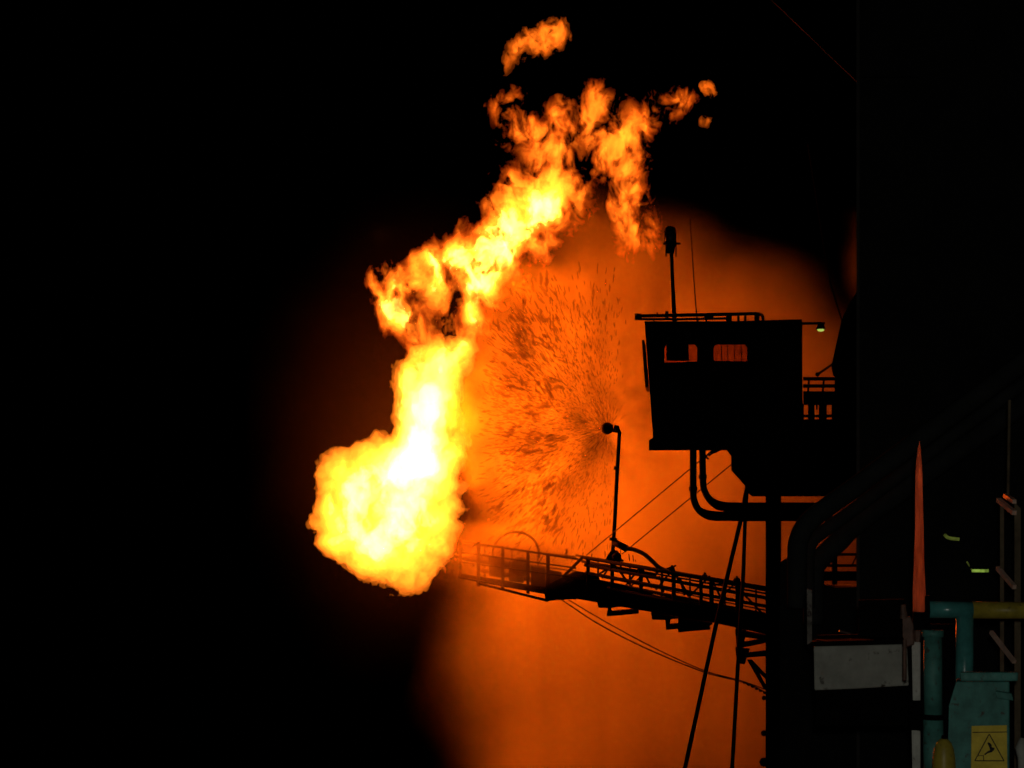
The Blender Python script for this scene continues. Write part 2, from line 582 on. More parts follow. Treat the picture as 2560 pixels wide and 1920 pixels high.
def mist_material(org):
    m = bpy.data.materials.new("water_mist")
    m.use_nodes = True
    nt = m.node_tree
    nt.nodes.clear()
    N = nt.nodes.new
    L = nt.links.new
    out = N("ShaderNodeOutputMaterial")
    tc = N("ShaderNodeTexCoord")
    base = tc.outputs["Object"]
    # slow wobble so that no edge is a clean ellipse
    nz = N("ShaderNodeTexNoise")
    nz.inputs["Scale"].default_value = 0.28
    nz.inputs["Detail"].default_value = 2
    L(base, nz.inputs["Vector"])
    sub = N("ShaderNodeVectorMath"); sub.operation = "SUBTRACT"
    L(nz.outputs["Color"], sub.inputs[0]); sub.inputs[1].default_value = (0.5, 0.5, 0.5)
    scl = N("ShaderNodeVectorMath"); scl.operation = "SCALE"
    L(sub.outputs[0], scl.inputs[0]); scl.inputs["Scale"].default_value = 2.5
    add = N("ShaderNodeVectorMath"); add.operation = "ADD"
    L(base, add.inputs[0]); L(scl.outputs[0], add.inputs[1])
    pos = add.outputs[0]

    def ell(px, py, rx, ry, Y, ryd, rot, dens, soft):
        c = W(px, py, Y) - org
        mp = N("ShaderNodeMapping"); mp.vector_type = "TEXTURE"
        mp.inputs["Location"].default_value = c
        mp.inputs["Rotation"].default_value = (0, math.radians(rot), 0)
        mp.inputs["Scale"].default_value = (M(rx, Y), ryd, M(ry, Y))
        L(pos, mp.inputs["Vector"])
        g = N("ShaderNodeTexGradient"); g.gradient_type = "SPHERICAL"
        L(mp.outputs[0], g.inputs["Vector"])
        mr = N("ShaderNodeMapRange"); mr.interpolation_type = "SMOOTHSTEP"
        mr.inputs["From Min"].default_value = 0.0
        mr.inputs["From Max"].default_value = soft
        mr.inputs["To Min"].default_value = 0.0
        mr.inputs["To Max"].default_value = dens
        L(g.outputs["Fac"], mr.inputs["Value"])
        return mr.outputs["Result"]

    parts = [ell(*e) for e in MIST]
    acc = parts[0]
    for p in parts[1:]:
        a = N("ShaderNodeMath"); a.operation = "MAXIMUM"
        L(acc, a.inputs[0]); L(p, a.inputs[1])
        acc = a.outputs[0]
    # radial ragged jets around the nozzle
    v = N("ShaderNodeVectorMath"); v.operation = "SUBTRACT"
    L(base, v.inputs[0]); v.inputs[1].default_value = NOZ - org
    ln = N("ShaderNodeVectorMath"); ln.operation = "LENGTH"
    L(v.outputs[0], ln.inputs[0])
    nm = N("ShaderNodeVectorMath"); nm.operation = "NORMALIZE"
    L(v.outputs[0], nm.inputs[0])
    pw = N("ShaderNodeMath"); pw.operation = "POWER"
    L(ln.outputs["Value"], pw.inputs[0]); pw.inputs[1].default_value = 0.42
    sv = N("ShaderNodeVectorMath"); sv.operation = "SCALE"
    L(nm.outputs[0], sv.inputs[0]); L(pw.outputs[0], sv.inputs["Scale"])
    jn = N("ShaderNodeTexNoise")
    jn.inputs["Scale"].default_value = 3.0
    jn.inputs["Detail"].default_value = 4
    jn.inputs["Roughness"].default_value = 0.6
    L(sv.outputs[0], jn.inputs["Vector"])
    jr = N("ShaderNodeMapRange")
    jr.inputs["From Min"].default_value = 0.40
    jr.inputs["From Max"].default_value = 0.63
    jr.inputs["To Min"].default_value = 0.06
    jr.inputs["To Max"].default_value = 2.8
    L(jn.outputs["Fac"], jr.inputs["Value"])
    mul = N("ShaderNodeMath"); mul.operation = "MULTIPLY"
    near = ell(1330, 1000, 480, 480, 56.0, 5.5, 0, 1.0, 0.5)
    bl = N("ShaderNodeMix"); bl.data_type = "FLOAT"
    bl.inputs["A"].default_value = 1.0
    L(near, bl.inputs["Factor"]); L(jr.outputs[0], bl.inputs["B"])
    L(acc, mul.inputs[0]); L(bl.outputs["Result"], mul.inputs[1])
    # thin haze added in place of lens glow round the flame
    thin = ell(1020, 1080, 460, 650, 58, 5.5, 0, 0.0020, 1.0)
    # falling veils
    fm = N("ShaderNodeMapping")
    fm.inputs["Scale"].default_value = (1.0, 0.5, 0.07)
    L(base, fm.inputs["Vector"])
    fn = N("ShaderNodeTexNoise")
    fn.inputs["Scale"].default_value = 0.9
    fn.inputs["Detail"].default_value = 2
    L(fm.outputs[0], fn.inputs["Vector"])
    fr = N("ShaderNodeMapRange")
    fr.inputs["From Min"].default_value = 0.38
    fr.inputs["From Max"].default_value = 0.62
    fr.inputs["To Min"].default_value = 0.80
    fr.inputs["To Max"].default_value = 1.20
    L(fn.outputs["Fac"], fr.inputs["Value"])
    mul2 = N("ShaderNodeMath"); mul2.operation = "MULTIPLY"
    L(mul.outputs[0], mul2.inputs[0]); L(fr.outputs[0], mul2.inputs[1])
    tot = N("ShaderNodeMath"); tot.operation = "ADD"
    L(mul2.outputs[0], tot.inputs[0]); L(thin, tot.inputs[1])
    pv = N("ShaderNodeVolumePrincipled")
    dark_mix = None  # mixes in a darker colour inside the last three ellipsoids
    for k_, p_ in ((0.92 / 0.70, parts[-3]), (0.8 / 0.30, parts[-2]), (0.8 / 0.26, parts[-1])):
        a = N("ShaderNodeMath"); a.operation = "MULTIPLY"
        L(p_, a.inputs[0]); a.inputs[1].default_value = k_
        if dark_mix is not None:
            b_ = N("ShaderNodeMath"); b_.operation = "MAXIMUM"
            L(dark_mix, b_.inputs[0]); L(a.outputs[0], b_.inputs[1])
            a = b_
        dark_mix = a.outputs[0]
    cm = N("ShaderNodeMix"); cm.data_type = "RGBA"
    cm.inputs["A"].default_value = (0.24, 0.24, 0.24, 1)
    cm.inputs["B"].default_value = (0.045, 0.04, 0.04, 1)
    L(dark_mix, cm.inputs["Factor"])
    L(cm.outputs["Result"], pv.inputs["Color"])
    pv.inputs["Anisotropy"].default_value = 0.0
    L(tot.outputs[0], pv.inputs["Density"])
    L(pv.outputs[0], out.inputs["Volume"])
    return m


# px, py, rx, ry, Y, depth radius, turn, density, edge softness
MIST = [
    (1540, 1070, 470, 480, 56.4, 2.7, 0, 0.088, 0.45),
    (1590, 900, 440, 370, 57.4, 3.2, -20, 0.066, 0.45),
    (1560, 650, 330, 190, 59.0, 3.5, 10, 0.026, 0.6),
    (1860, 850, 320, 250, 59.0, 3.8, 18, 0.17, 0.6),
    (1600, 1650, 560, 700, 58.6, 4.6, 10, 0.100, 0.6),
    (1700, 1300, 320, 350, 59.0, 4.5, 0, 0.150, 0.5),
    (2040, 1160, 440, 420, 59.5, 4.8, 0, 0.46, 0.5),
    (1900, 1750, 460, 480, 59.5, 4.8, 0, 0.16, 0.5),
    (1500, 1980, 420, 420, 58.6, 4.0, 0, 0.17, 0.6),
    (2210, 650, 140, 130, 60.0, 2.0, 0, 0.16, 0.8),
    (1300, 1405, 220, 115, 54.3, 2.0, -10, 0.70, 0.7),
    (1240, 1060, 130, 300, 55.6, 1.7, 0, 0.30, 0.8),
    (1300, 790, 150, 170, 55.8, 1.6, 25, 0.26, 0.8),
]
hb = MB()
c0, c1 = W(560, 1990, 53.0), W(2420, 432, 53.0)
lo, hi = Vector((c0.x, 53.0, c0.z - 1.2)), Vector((c1.x + 1.0, 66.0, c1.z + 0.6))
hb.add([(x, y, z) for x in (lo.x, hi.x) for y in (lo.y, hi.y) for z in (lo.z, hi.z)],
       [(0, 1, 3, 2), (4, 6, 7, 5), (0, 4, 5, 1), (2, 3, 7, 6), (0, 2, 6, 4), (1, 5, 7, 3)])
borg = sum(hb.v, Vector()) / 8
borg.z = lo.z
mist = hb.build("water_mist", mist_material(borg))
tag(mist, "orange lit cloud of water mist hanging between the flame and the rig", "mist", kind="stuff")
mist.visible_shadow = True

# drops and torn sheets of water flying off the nozzle
DROPM = bpy.data.materials.new("spray_water")
DROPM.use_nodes = True
nt = DROPM.node_tree
pb = nt.nodes["Principled BSDF"]
pb.inputs["Base Color"].default_value = (0.07, 0.05, 0.04, 1)
pb.inputs["Roughness"].default_value = 0.6
pb.inputs["Specular IOR Level"].default_value = 0.0
lw = nt.nodes.new("ShaderNodeLayerWeight")
lw.inputs["Blend"].default_value = 0.5
inv = nt.nodes.new("ShaderNodeMapRange")     # thin at the rim, thicker through the middle
inv.inputs["From Min"].default_value = 0.95
inv.inputs["From Max"].default_value = 0.1
inv.inputs["To Min"].default_value = 0.0
inv.inputs["To Max"].default_value = 0.23
nt.links.new(lw.outputs["Facing"], inv.inputs["Value"])
tr = nt.nodes.new("ShaderNodeBsdfTransparent")
mx = nt.nodes.new("ShaderNodeMixShader")
nt.links.new(inv.outputs[0], mx.inputs["Fac"])
nt.links.new(tr.outputs[0], mx.inputs[1])
nt.links.new(pb.outputs[0], mx.inputs[2])
nt.links.new(mx.outputs[0], nt.nodes["Material Output"].inputs["Surface"])
db = MB()
ax = Vector((-0.8, -0.25, 0.1)).normalized()
U = [(math.sin(math.pi * i / 5) * math.cos(2 * math.pi * k / 7), math.sin(math.pi * i / 5) * math.sin(2 * math.pi * k / 7), math.cos(math.pi * i / 5)) for i in range(1, 5) for k in range(7)]


def clump(p, t, ln_, wd):
    sx = t.orthogonal().normalized()
    sy = t.cross(sx)
    bend = (sx * random.gauss(0, .5) + sy * random.gauss(0, .5)) * wd
    vs = [p - t * ln_]
    for (a, b, c) in U[::-1]:
        j = random.uniform(0.72, 1.28)
        vs.append(p + t * (c * ln_) + (sx * a + sy * b) * (wd * j) + bend * (c * c))
    vs.append(p + t * ln_)
    fs = [(0, 1 + k, 1 + (k + 1) % 7) for k in range(7)]
    for i in range(3):
        fs += [(1 + i * 7 + k, 1 + (i + 1) * 7 + k, 1 + (i + 1) * 7 + (k + 1) % 7, 1 + i * 7 + (k + 1) % 7) for k in range(7)]
    fs += [(29, 22 + (k + 1) % 7, 22 + k) for k in range(7)]
    db.add(vs, fs)


def fling(lim):
    while True:
        d = Vector((random.gauss(0, 1), random.gauss(0, 1) * 0.8, random.gauss(0, 1))).normalized()
        if d.dot(ax) < random.uniform(-0.6, 0.6):
            continue
        return d


made = 0
while made < 4600:
    d = fling(0)
    r = 0.2 + 4.8 * random.random() ** 0.8
    p = NOZ + d * r + Vector((0, 0, -0.02 * r * r))
    if p.y < 53.1 or p.y > 57.2 or p.x > 2.9 - abs(random.gauss(0, .5)) or p.x < -0.95 + abs(random.gauss(0, 0.6)) or p.z < 27.2 + abs(random.gauss(0, .8)) or r > 5.0 - abs(random.gauss(0, .9)):
        continue
    t = (d + Vector((random.gauss(0, .15), random.gauss(0, .15), random.gauss(0, .15)))).normalized()
    clump(p, t, (0.020 + 0.020 * r) * (0.5 + random.random()), (0.0032 + 0.0050 * r) * (0.45 + 0.8 * random.random()))
    made += 1
made = 0
while made < 120:                      # heavier torn sheets farther out, towards the flame
    d = fling(0)
    r = 1.3 + 3.2 * random.random() ** 0.7
    p = NOZ + d * r
    if p.y < 53.5 or p.y > 57.2 or p.x > 1.2 or p.x < -0.6 + abs(random.gauss(0, .5)) or p.z < 28:
        continue
    t = (d + Vector((random.gauss(0, .3), random.gauss(0, .3), random.gauss(0, .3)))).normalized()
    for q in range(random.randint(2, 5)):
        clump(p + Vector((random.gauss(0, .13), random.gauss(0, .1), random.gauss(0, .10))), t, random.uniform(.09, .20), random.uniform(.025, .06))
    made += 1
for i in range(700):                  # fine jets close to the nozzle
    d = fling(0)
    r = random.uniform(0.12, 0.75)
    clump(NOZ + d * r, d, random.uniform(.06, .16), random.uniform(.003, .006))
drops = db.build("water_spray", DROPM, smooth=True)
for q_ in drops.data.polygons:
    q_.use_smooth = True
tag(drops, "dark drops and torn water sheets flying out around the spray nozzle", "spray", kind="stuff")


# ------------------------------------------------------------------ flare boom
def YB(px):
    return 51.0 + (1915 - px) * (5.0 / 765.0)


def B(px, py, side=0.0):
    return W(px, py, YB(px) + side)


boom = thing("flare_boom", B(1915, 1590), "long black lattice walkway boom with handrails running out to the flame", "boom")
mb = MB()
# walkway girder: two side plates with floor between
for sd in (-0.45, 0.45):
    pts = [(1435, 1447), (1500, 1450), (1560, 1462), (1640, 1488), (1700, 1497), (1780, 1512), (1916, 1536), (1916, 1586), (1780, 1556), (1640, 1532), (1510, 1510), (1440, 1496)]
    A = [B(x, y, sd) for x, y in pts]
    Bk = [a + Vector((0, 0.06, 0)) for a in A]
    n = len(A)
    mb.add(A + Bk, [tuple(range(n)), tuple(range(2 * n - 1, n - 1, -1))] + [(i, i + n, (i + 1) % n + n, (i + 1) % n) for i in range(n)])
mb.build("girder", STEEL, boom)
mb = MB()
for k in range(26):
    x = 1440 + k * 18.5
    y = 1478 + (x - 1440) * 0.172
    mb.beam(B(x, y, -0.44), B(x, y, 0.50), 0.12, 0.03)
mb.build("floor_grating", STEEL, boom)

RAILS_N = [((1460, 1394), (1916, 1474), 4.6), ((1462, 1412), (1916, 1495), 4.3), ((1465, 1432), (1916, 1516), 4.2)]
RAILS_F = [((1440, 1388), (1916, 1468), 2.6), ((1470, 1404), (1916, 1484), 2.2), ((1500, 1442), (1916, 1526), 1.6)]
for (a, b, r) in RAILS_N:
    MB().tube([B(*a, -0.5), B(*b, -0.5)], M(r, 53)).build("rail", STEEL, boom, smooth=True)
for (a, b, r) in RAILS_F:
    MB().tube([B(*a, 0.55), B(*b, 0.55)], M(r, 53)).build("rail", STEEL, boom, smooth=True)


def yt(x):
    return 1394 + (x - 1460) * 0.1755


def yd(x):
    return 1452 + (x - 1440) * 0.18


for x, w in ((1470, 9), (1530, 9), (1602, 10), (1684, 10), (1752, 8), (1778, 10), (1845, 12)):
    MB().beam(B(x, yt(x) - 1, -0.5), B(x + 1, yd(x) + 18, -0.5), M(w, 53), M(w, 53)).build("post", STEEL, boom)
for x, w in ((1495, 5), (1575, 6), (1655, 6), (1725, 5), (1812, 6), (1890, 5)):
    MB().tube([B(x, yt(x) - 6, 0.55), B(x, yd(x) + 16, 0.55)], M(w / 2, 53)).build("post", STEEL, boom)
BR = [((1408, 1442), (1458, 1392), 6, -0.5), ((1490, 1440), (1545, 1405), 4, 0.0), ((1535, 1410), (1575, 1462), 4, -0.5), ((1566, 1462), (1602, 1416), 4, 0.2),
      ((1604, 1418), (1630, 1470), 4, -0.5), ((1575, 1468), (1612, 1432), 3, 0.5), ((1640, 1474), (1682, 1424), 4, 0.0), ((1684, 1428), (1722, 1490), 5, -0.5),
      ((1700, 1445), (1712, 1488), 6, -0.2), ((1722, 1492), (1775, 1440), 3.5, 0.3), ((1778, 1446), (1800, 1490), 4, -0.5), ((1800, 1495), (1842, 1455), 3.5, 0.2),
      ((1862, 1488), (1912, 1540), 4, -0.5), ((1640, 1432), (1690, 1414), 4, 0.5), ((1780, 1462), (1850, 1455), 4, -0.4), ((1505, 1445), (1530, 1408), 3.5, 0.4),
      ((1548, 1400), (1560, 1450), 3.5, 0.1), ((1660, 1480), (1648, 1440), 3, 0.3)]
for a, b, w, sd in BR:
    MB().beam(B(*a, sd), B(*b, sd), M(w, 53)).build("brace", STEEL, boom)
# service pipes along the walkway
for a, b, r, sd in (((1490, 1452), (1916, 1537), 4.5, 0.1), ((1520, 1470), (1916, 1549), 4, -0.52), ((1455, 1403), (1640, 1437), 3.5, 0.25)):
    MB().tube([B(*a, sd), B(*b, sd)], M(r, 53)).build("service_pipe", STEEL, boom, smooth=True)
# valves on the top rail
for x, y, r in ((1680, 1424, 8), (1762, 1442, 8), (1842, 1452, 9), (1542, 1392, 12)):
    v = MB()
    v.ball(B(x, y, -0.45), M(r, 53), 10)
    v.tube([B(x, y - r - 3, -0.45), B(x, y + r + 4, -0.45)], M(3, 53), 8)
    v.tube([B(x - r - 4, y + r * .5, -0.45), B(x + r + 4, y + r * .8, -0.45)], M(3, 53), 8)
    v.build("valve", STEEL, boom)
for x, y0, y1 in ((1572, 1385, 1402), (1582, 1388, 1404), (1588, 1400, 1404), (1550, 1398, 1372), (1478, 1398, 1384), (1456, 1396, 1380)):
    MB().tube([B(x, y0, 0.2), B(x + 2, y1, 0.2)], M(1.2, 53), 6).build("gauge_stem", STEEL, boom)
# arching hose
hp = bez([B(1536, 1358, -0.3), B(1556, 1369, -0.35), B(1585, 1374, -0.4), B(1610, 1385, -0.45), B(1632, 1404, -0.45), B(1650, 1420, -0.45), B(1680, 1431, -0.45), B(1740, 1442, -0.45)], 8)
MB().tube(hp, M(5.5, 53)).build("arched_hose", RUBBER, boom, smooth=True)
MB().tube([B(1536, 1356, -0.3), B(1566, 1371, -0.37)], M(9, 53)).build("hose_coupling", STEEL, boom, smooth=True)
# hanging supports under the girder
for seg in ([(1362, 1503), (1445, 1497), (1443, 1488), (1362, 1484)],):
    MB().prism(seg, YB(1400) - 0.6, 1.2).build("outrigger", STEEL, boom)
MB().prism([(1364, 1464), (1400, 1446), (1440, 1428), (1498, 1438), (1500, 1506), (1445, 1498), (1364, 1492)], YB(1410) - 0.45, 0.9).build("end_box", STEEL, boom)
for poly in ([(1493, 1506), (1560, 1516), (1520, 1521), (1496, 1519)], [(1628, 1533), (1700, 1546), (1662, 1550), (1630, 1549)], [(1695, 1545), (1782, 1560), (1760, 1571), (1697, 1578)],
             [(1520, 1516), (1527, 1516), (1530, 1540), (1518, 1541)], [(1517, 1532), (1597, 1525), (1597, 1534), (1517, 1541)], [(1663, 1548), (1676, 1548), (1674, 1570), (1665, 1572)],
             [(1665, 1566), (1705, 1561), (1705, 1571), (1665, 1575)], [(1695, 1568), (1776, 1566), (1776, 1574), (1695, 1581)],
             [(1848, 1580), (1916, 1592), (1916, 1600), (1848, 1592)], [(1850, 1612), (1916, 1600), (1916, 1607), (1852, 1620)], [(1838, 1575), (1866, 1580), (1858, 1618), (1842, 1620)]):
    x0 = poly[0][0]
    MB().prism(poly, YB(x0) - 0.65, 1.3).build("outrigger", STEEL, boom)
# railed platform at the tip, in the mist
plat_n = [((1148, 1352), (1445, 1398), 2.6), ((1150, 1380), (1440, 1420), 2.0), ((1152, 1404), (1440, 1444), 2.0), ((1148, 1443), (1440, 1496), 3.5), ((1195, 1458), (1370, 1502), 3.2)]
for a, b, r in plat_n:
    MB().tube([B(*a, -0.75), B(*b, -0.6)], M(r, 55)).build("rail", STEEL, boom, smooth=True)
for a, b, r in (((1150, 1358), (1440, 1392), 2.0), ((1152, 1390), (1440, 1428), 1.8)):
    MB().tube([B(*a, 0.75), B(*b, 0.6)], M(r, 55)).build("rail", STEEL, boom, smooth=True)
for x, y0, y1, w, sd in ((1151, 1350, 1448, 7, -0.75), (1196, 1355, 1466, 9, -0.74), (1257, 1366, 1475, 8, -0.7), (1320, 1378, 1484, 8, -0.66), (1370, 1388, 1498, 9, -0.62),
                         (1212, 1362, 1466, 5, 0.7), (1280, 1372, 1470, 5, 0.7), (1345, 1380, 1480, 5, 0.7), (1416, 1372, 1398, 4, 0.0)):
    MB().beam(B(x, y0, sd), B(x, y1, sd), M(w, 55)).build("post", STEEL, boom)
mb = MB()
for k in range(20):
    x = 1152 + k * 14.5
    y = 1437 + (x - 1152) * 0.165
    mb.beam(B(x, y, -0.74), B(x, y, 0.74), 0.10, 0.03)
mb.build("platform_floor", STEEL, boom)
MB().beam(B(1150, 1440, -0.76), B(1440, 1488, -0.62), 0.03, M(14, 55)).build("toe_board", STEEL, boom)
# burner heads
for cx, cy, rr in ((1290, 1385, 58), (1210, 1412, 26)):
    ring = [B(cx + rr * math.cos(t), cy + rr * 0.95 * math.sin(t), 0.0) for t in [math.radians(a) for a in range(-190, 11, 10)]]
    MB().tube(ring, M(3.4, 55)).build("burner_hoop", STEEL, boom, smooth=True)
bh = MB()
bh.tube([B(1150, 1392, 0), B(1205, 1400, 0)], [M(7, 55), M(12, 55)])
bh.tube([B(1205, 1400, 0), B(1330, 1425, 0)], M(9, 55))
bh.tube([B(1138, 1389, 0), B(1150, 1391, 0)], M(5, 55))
bh.tube([B(1205, 1425, 0.3), B(1400, 1462, 0.2)], M(7, 55))
bh.ball(B(1300, 1418, 0), M(26, 55), 12)
bh.build("burner_nozzle", STEEL, boom, smooth=True)
for x, y in ((1240, 1415), (1290, 1428), (1345, 1440), (1385, 1450)):
    MB().prism([(x - 18, y - 26), (x + 20, y - 20), (x + 20, y + 30), (x - 18, y + 24)], YB(x) - 0.2, 0.5).build("burner_valve", STEEL, boom, bevel=0.03)

# ------------------------------------------------------------------ nozzle standpipe on the boom
YN = YB(1535) - 0.3
noz = thing("water_nozzle", W(1532, 1396, YN), "upright thin pipe on the boom ending in a round spray nozzle", "nozzle")
pp = bez([W(1531, 1396, YN), W(1537, 1300, YN), W(1543, 1180, YN), W(1548, 1095, YN)], 5) + [W(1549, 1082, YN), W(1545, 1074, YN), W(1536, 1071, YN)]
MB().tube(pp, M(5, YN)).build("standpipe", STEEL, noz, smooth=True)
nb = MB()
nb.tube([W(1547, 1074, YN), W(1534, 1071, YN)], M(9.5, YN), 14)
nb.build("elbow", STEEL, noz, smooth=True)
nb = MB()
nb.tube([W(1533, 1071, YN), W(1526, 1071, YN), W(1519, 1071, YN), W(1511, 1071, YN), W(1505, 1071, YN)], [M(r, YN) for r in (8, 13, 15.5, 14, 8)], 18)
nb.build("spray_head", STEEL, noz, smooth=True)
nb = MB()
nb.tube([W(1533, 1352, YN), W(1533.5, 1344, YN)], M(10, YN), 12)
nb.tube([W(1525, 1349, YN), W(1543, 1348, YN)], M(3, YN), 8)
nb.build("flange", STEEL, noz)
MB().tube([W(1540, 1175, YN), W(1541, 1166, YN)], M(6.2, YN), 12).build("pipe_joint", STEEL, noz)
MB().prism([(1512, 1402), (1520, 1386), (1528, 1376), (1544, 1376), (1552, 1388), (1556, 1404)], YN - 0.12, 0.3).build("mounting_foot", STEEL, noz, bevel=0.02)

# ------------------------------------------------------------------ stay wires
g = "stay wires of the boom"


def wire(name, pts, r, label, m=WIREM, fit=None, group=g):
    o = thing(name, pts[0], label, "wire", group)
    MB().tube(pts, r, 6).build("strand", m, o)
    for f in fit or ():
        f.build("turnbuckle", STEEL, o)
    return o


YC = 49.6
tb = MB()
for a, b, r in (((1750, 1152), (1766, 1140), 3.5), ((1766, 1140), (1776, 1130), 2.2), ((1772, 1140), (1785, 1130), 2.2), ((1776, 1130), (1790, 1126), 3), ((1764, 1142), (1772, 1148), 2.5), ((1785, 1132), (1800, 1124), 3)):
    tb.tube([W(*a, YC), W(*b, YC)], M(r, YC), 8)
wire("stay_wire", [B(1466, 1388), W(1752, 1150, YC)], M(1.5, 52), "upper thin wire rising from the boom's middle to the cabin underside", fit=[tb])
wire("stay_wire", [B(1555, 1385, 0.3), W(1830, 1160, YC + 0.5)], M(1.5, 52), "lower thin wire rising from the boom past both bent pipes to the bracket")
tb = MB()
for k in range(6):
    tb.ball(W(1862 + k * 10, 1707 + k * 5, 50.2), M(4.0, 50), 8, sc=(1.3, 1, 0.8))
wire("guy_wire", bez([B(1405, 1500, -.3), W(1500, 1562, 53.5), W(1620, 1623, 52.3), W(1760, 1680, 51), W(1860, 1706, 50.2), W(1918, 1733, 50.0)], 8), M(1.7, 52),
     "outer slack guy wire sagging below the boom, ending in clamps at the column", fit=[tb])
wire("guy_wire", bez([B(1422, 1500, .3), W(1520, 1558, 53.6), W(1640, 1622, 52.4), W(1760, 1676, 51.1), W(1850, 1701, 50.4), W(1918, 1725, 50.3)], 8), M(1.4, 52),
     "inner slack guy wire sagging just above the clamped one below the boom")

# hanger rods
gr = "slanting rods under the bracket"
for pts, lab, r in (([(1869, 1210), (1852, 1300), (1815, 1455), (1785, 1585), (1706, 1950)], "longer slanted rod passing in front of the boom down to the bottom edge", 5.5),
                    ([(1868, 1210), (1862, 1320), (1858, 1440), (1846, 1640), (1829, 1950)], "steeper rod between the slanted rod and the black column", 5.0)):
    o = MB().tube([W(x, y, 49.4) for x, y in pts], M(r, 49.4), 10).build("support_rod", STEEL, smooth=True)
    tag(o, lab, "rod", gr)

# ------------------------------------------------------------------ control cabin
YK = 49.0
cab = thing("control_cabin", W(1815, 1125, YK), "black operator cabin with two windows standing on a bracket above the boom", "cabin")
SL = 0.085


def cprism(poly, Y, d, name, m=CABM, par=None, bevel=0.0, zs=0.0):
    return MB().prism(poly, Y, d, SL, zs).build(name, m, par or cab, bevel=bevel)


def holed_wall(name, outline_l, x1, y0, y1, holes, Y, d, par):
    """wall between a slanted left edge and x1 with rectangular holes"""
    mb = MB()
    (lx0, ly0), (lx1, ly1) = outline_l

    def lx(y):
        return lx0 + (lx1 - lx0) * (y - ly0) / (ly1 - ly0)
    ys = sorted({y0, y1, *[h[1] for h in holes], *[h[3] for h in holes]})
    for a, b in zip(ys, ys[1:]):
        cuts = sorted((h[0], h[2]) for h in holes if h[1] <= a and h[3] >= b)
        xa, xb = lx(a), lx(b)
        for c0_, c1_ in cuts:
            mb.prism([(xa, a), (c0_, a), (c0_, b), (xb, b)], Y, d, SL)
            xa = xb = c1_
        mb.prism([(xa, a), (x1, a), (x1, b), (xb, b)], Y, d, SL)
    # rounded window corners
    for h in holes:
        for cx, cy, sx, sy in ((h[0], h[1], 1, 1), (h[2], h[1], -1, 1), (h[0], h[3], 1, -1), (h[2], h[3], -1, -1)):
            q = 9
            pl = [(cx - sx * .5, cy - sy * .5), (cx + sx * q, cy - sy * .5), (cx + sx * q * .35, cy + sy * q * .35), (cx - sx * .5, cy + sy * q)]
            if sx * sy < 0:
                pl = pl[::-1]
            mb.prism(pl, Y + 0.02, d - 0.04, SL)
    return mb.build(name, CABM, par)


holed_wall("front_wall", ((1611, 800), (1633, 1100)), 2006, 803, 1100, [(1661, 861, 1743, 946), (1784, 861, 1868, 950)], YK, 0.08, cab)
holed_wall("rear_wall", ((1615, 800), (1637, 1100)), 2000, 806, 1098, [(1652, 856, 1745, 906), (1782, 858, 1871, 904)], YK + 2.3, 0.08, cab)
cprism([(1612, 806), (1616, 806), (1637, 1098), (1633, 1098)], YK + 0.081, 2.218, "side_wall", bevel=0)
cprism([(1998, 806), (2004, 806), (2008, 1098), (2002, 1098)], YK + 0.081, 2.218, "side_wall")
cprism([(1612, 808), (1820, 803), (2005, 798), (2005, 806), (1613, 815)], YK - 0.05, 2.5, "roof")
cprism([(1622, 1100), (1634, 1094), (1815, 1094), (2012, 1090), (2012, 1126), (1622, 1126)], YK - 0.08, 2.6, "base_plate", zs=0.042)
cprism([(1604, 850), (1611, 850), (1620, 968), (1613, 968)], YK + 0.2, 1.6, "window_guard")
wl = []
for h in ((1661, 861, 1743, 946), (1784, 861, 1868, 950)):
    fr = MB()
    a, b, c, d_ = h
    for p in ([(a - 4, b - 4), (c + 4, b - 4), (c + 4, b), (a - 4, b)], [(a - 4, d_), (c + 4, d_), (c + 4, d_ + 4), (a - 4, d_ + 4)], [(a - 4, b), (a, b), (a, d_), (a - 4, d_)], [(c, b), (c + 4, b), (c + 4, d_), (c, d_)]):
        fr.prism(p, YK - 0.03, 0.028, SL)
    wl.append(fr.build("window", CABM, cab))
    MB().prism([(a - 1, b - 1), (c + 1, b - 1), (c + 1, d_ + 1), (a - 1, d_ + 1)], YK + 0.03, 0.012, SL).build("pane", PANE, wl[-1])
bars = MB()
for x in (1803, 1819, 1836, 1853):
    bars.tube([W(x, 856, YK + 2.25), W(x + 1, 906, YK + 2.25)], M(1.2, YK), 6)
bars.build("bars", STEEL, wl[1])
cprism([(1666, 850), (1722, 850), (1722, 899), (1666, 899)], YK + 0.9, 0.35, "monitor", STEEL, bevel=0.02)
cprism([(1672, 906), (1748, 903), (1782, 902), (1864, 903), (1864, 1094), (1672, 1094)], YK + 1.0, 0.8, "console", STEEL)
cprism([(1745, 812), (1782, 812), (1782, 1090), (1745, 1090)], YK + 0.5, 0.3, "seat_post", STEEL)
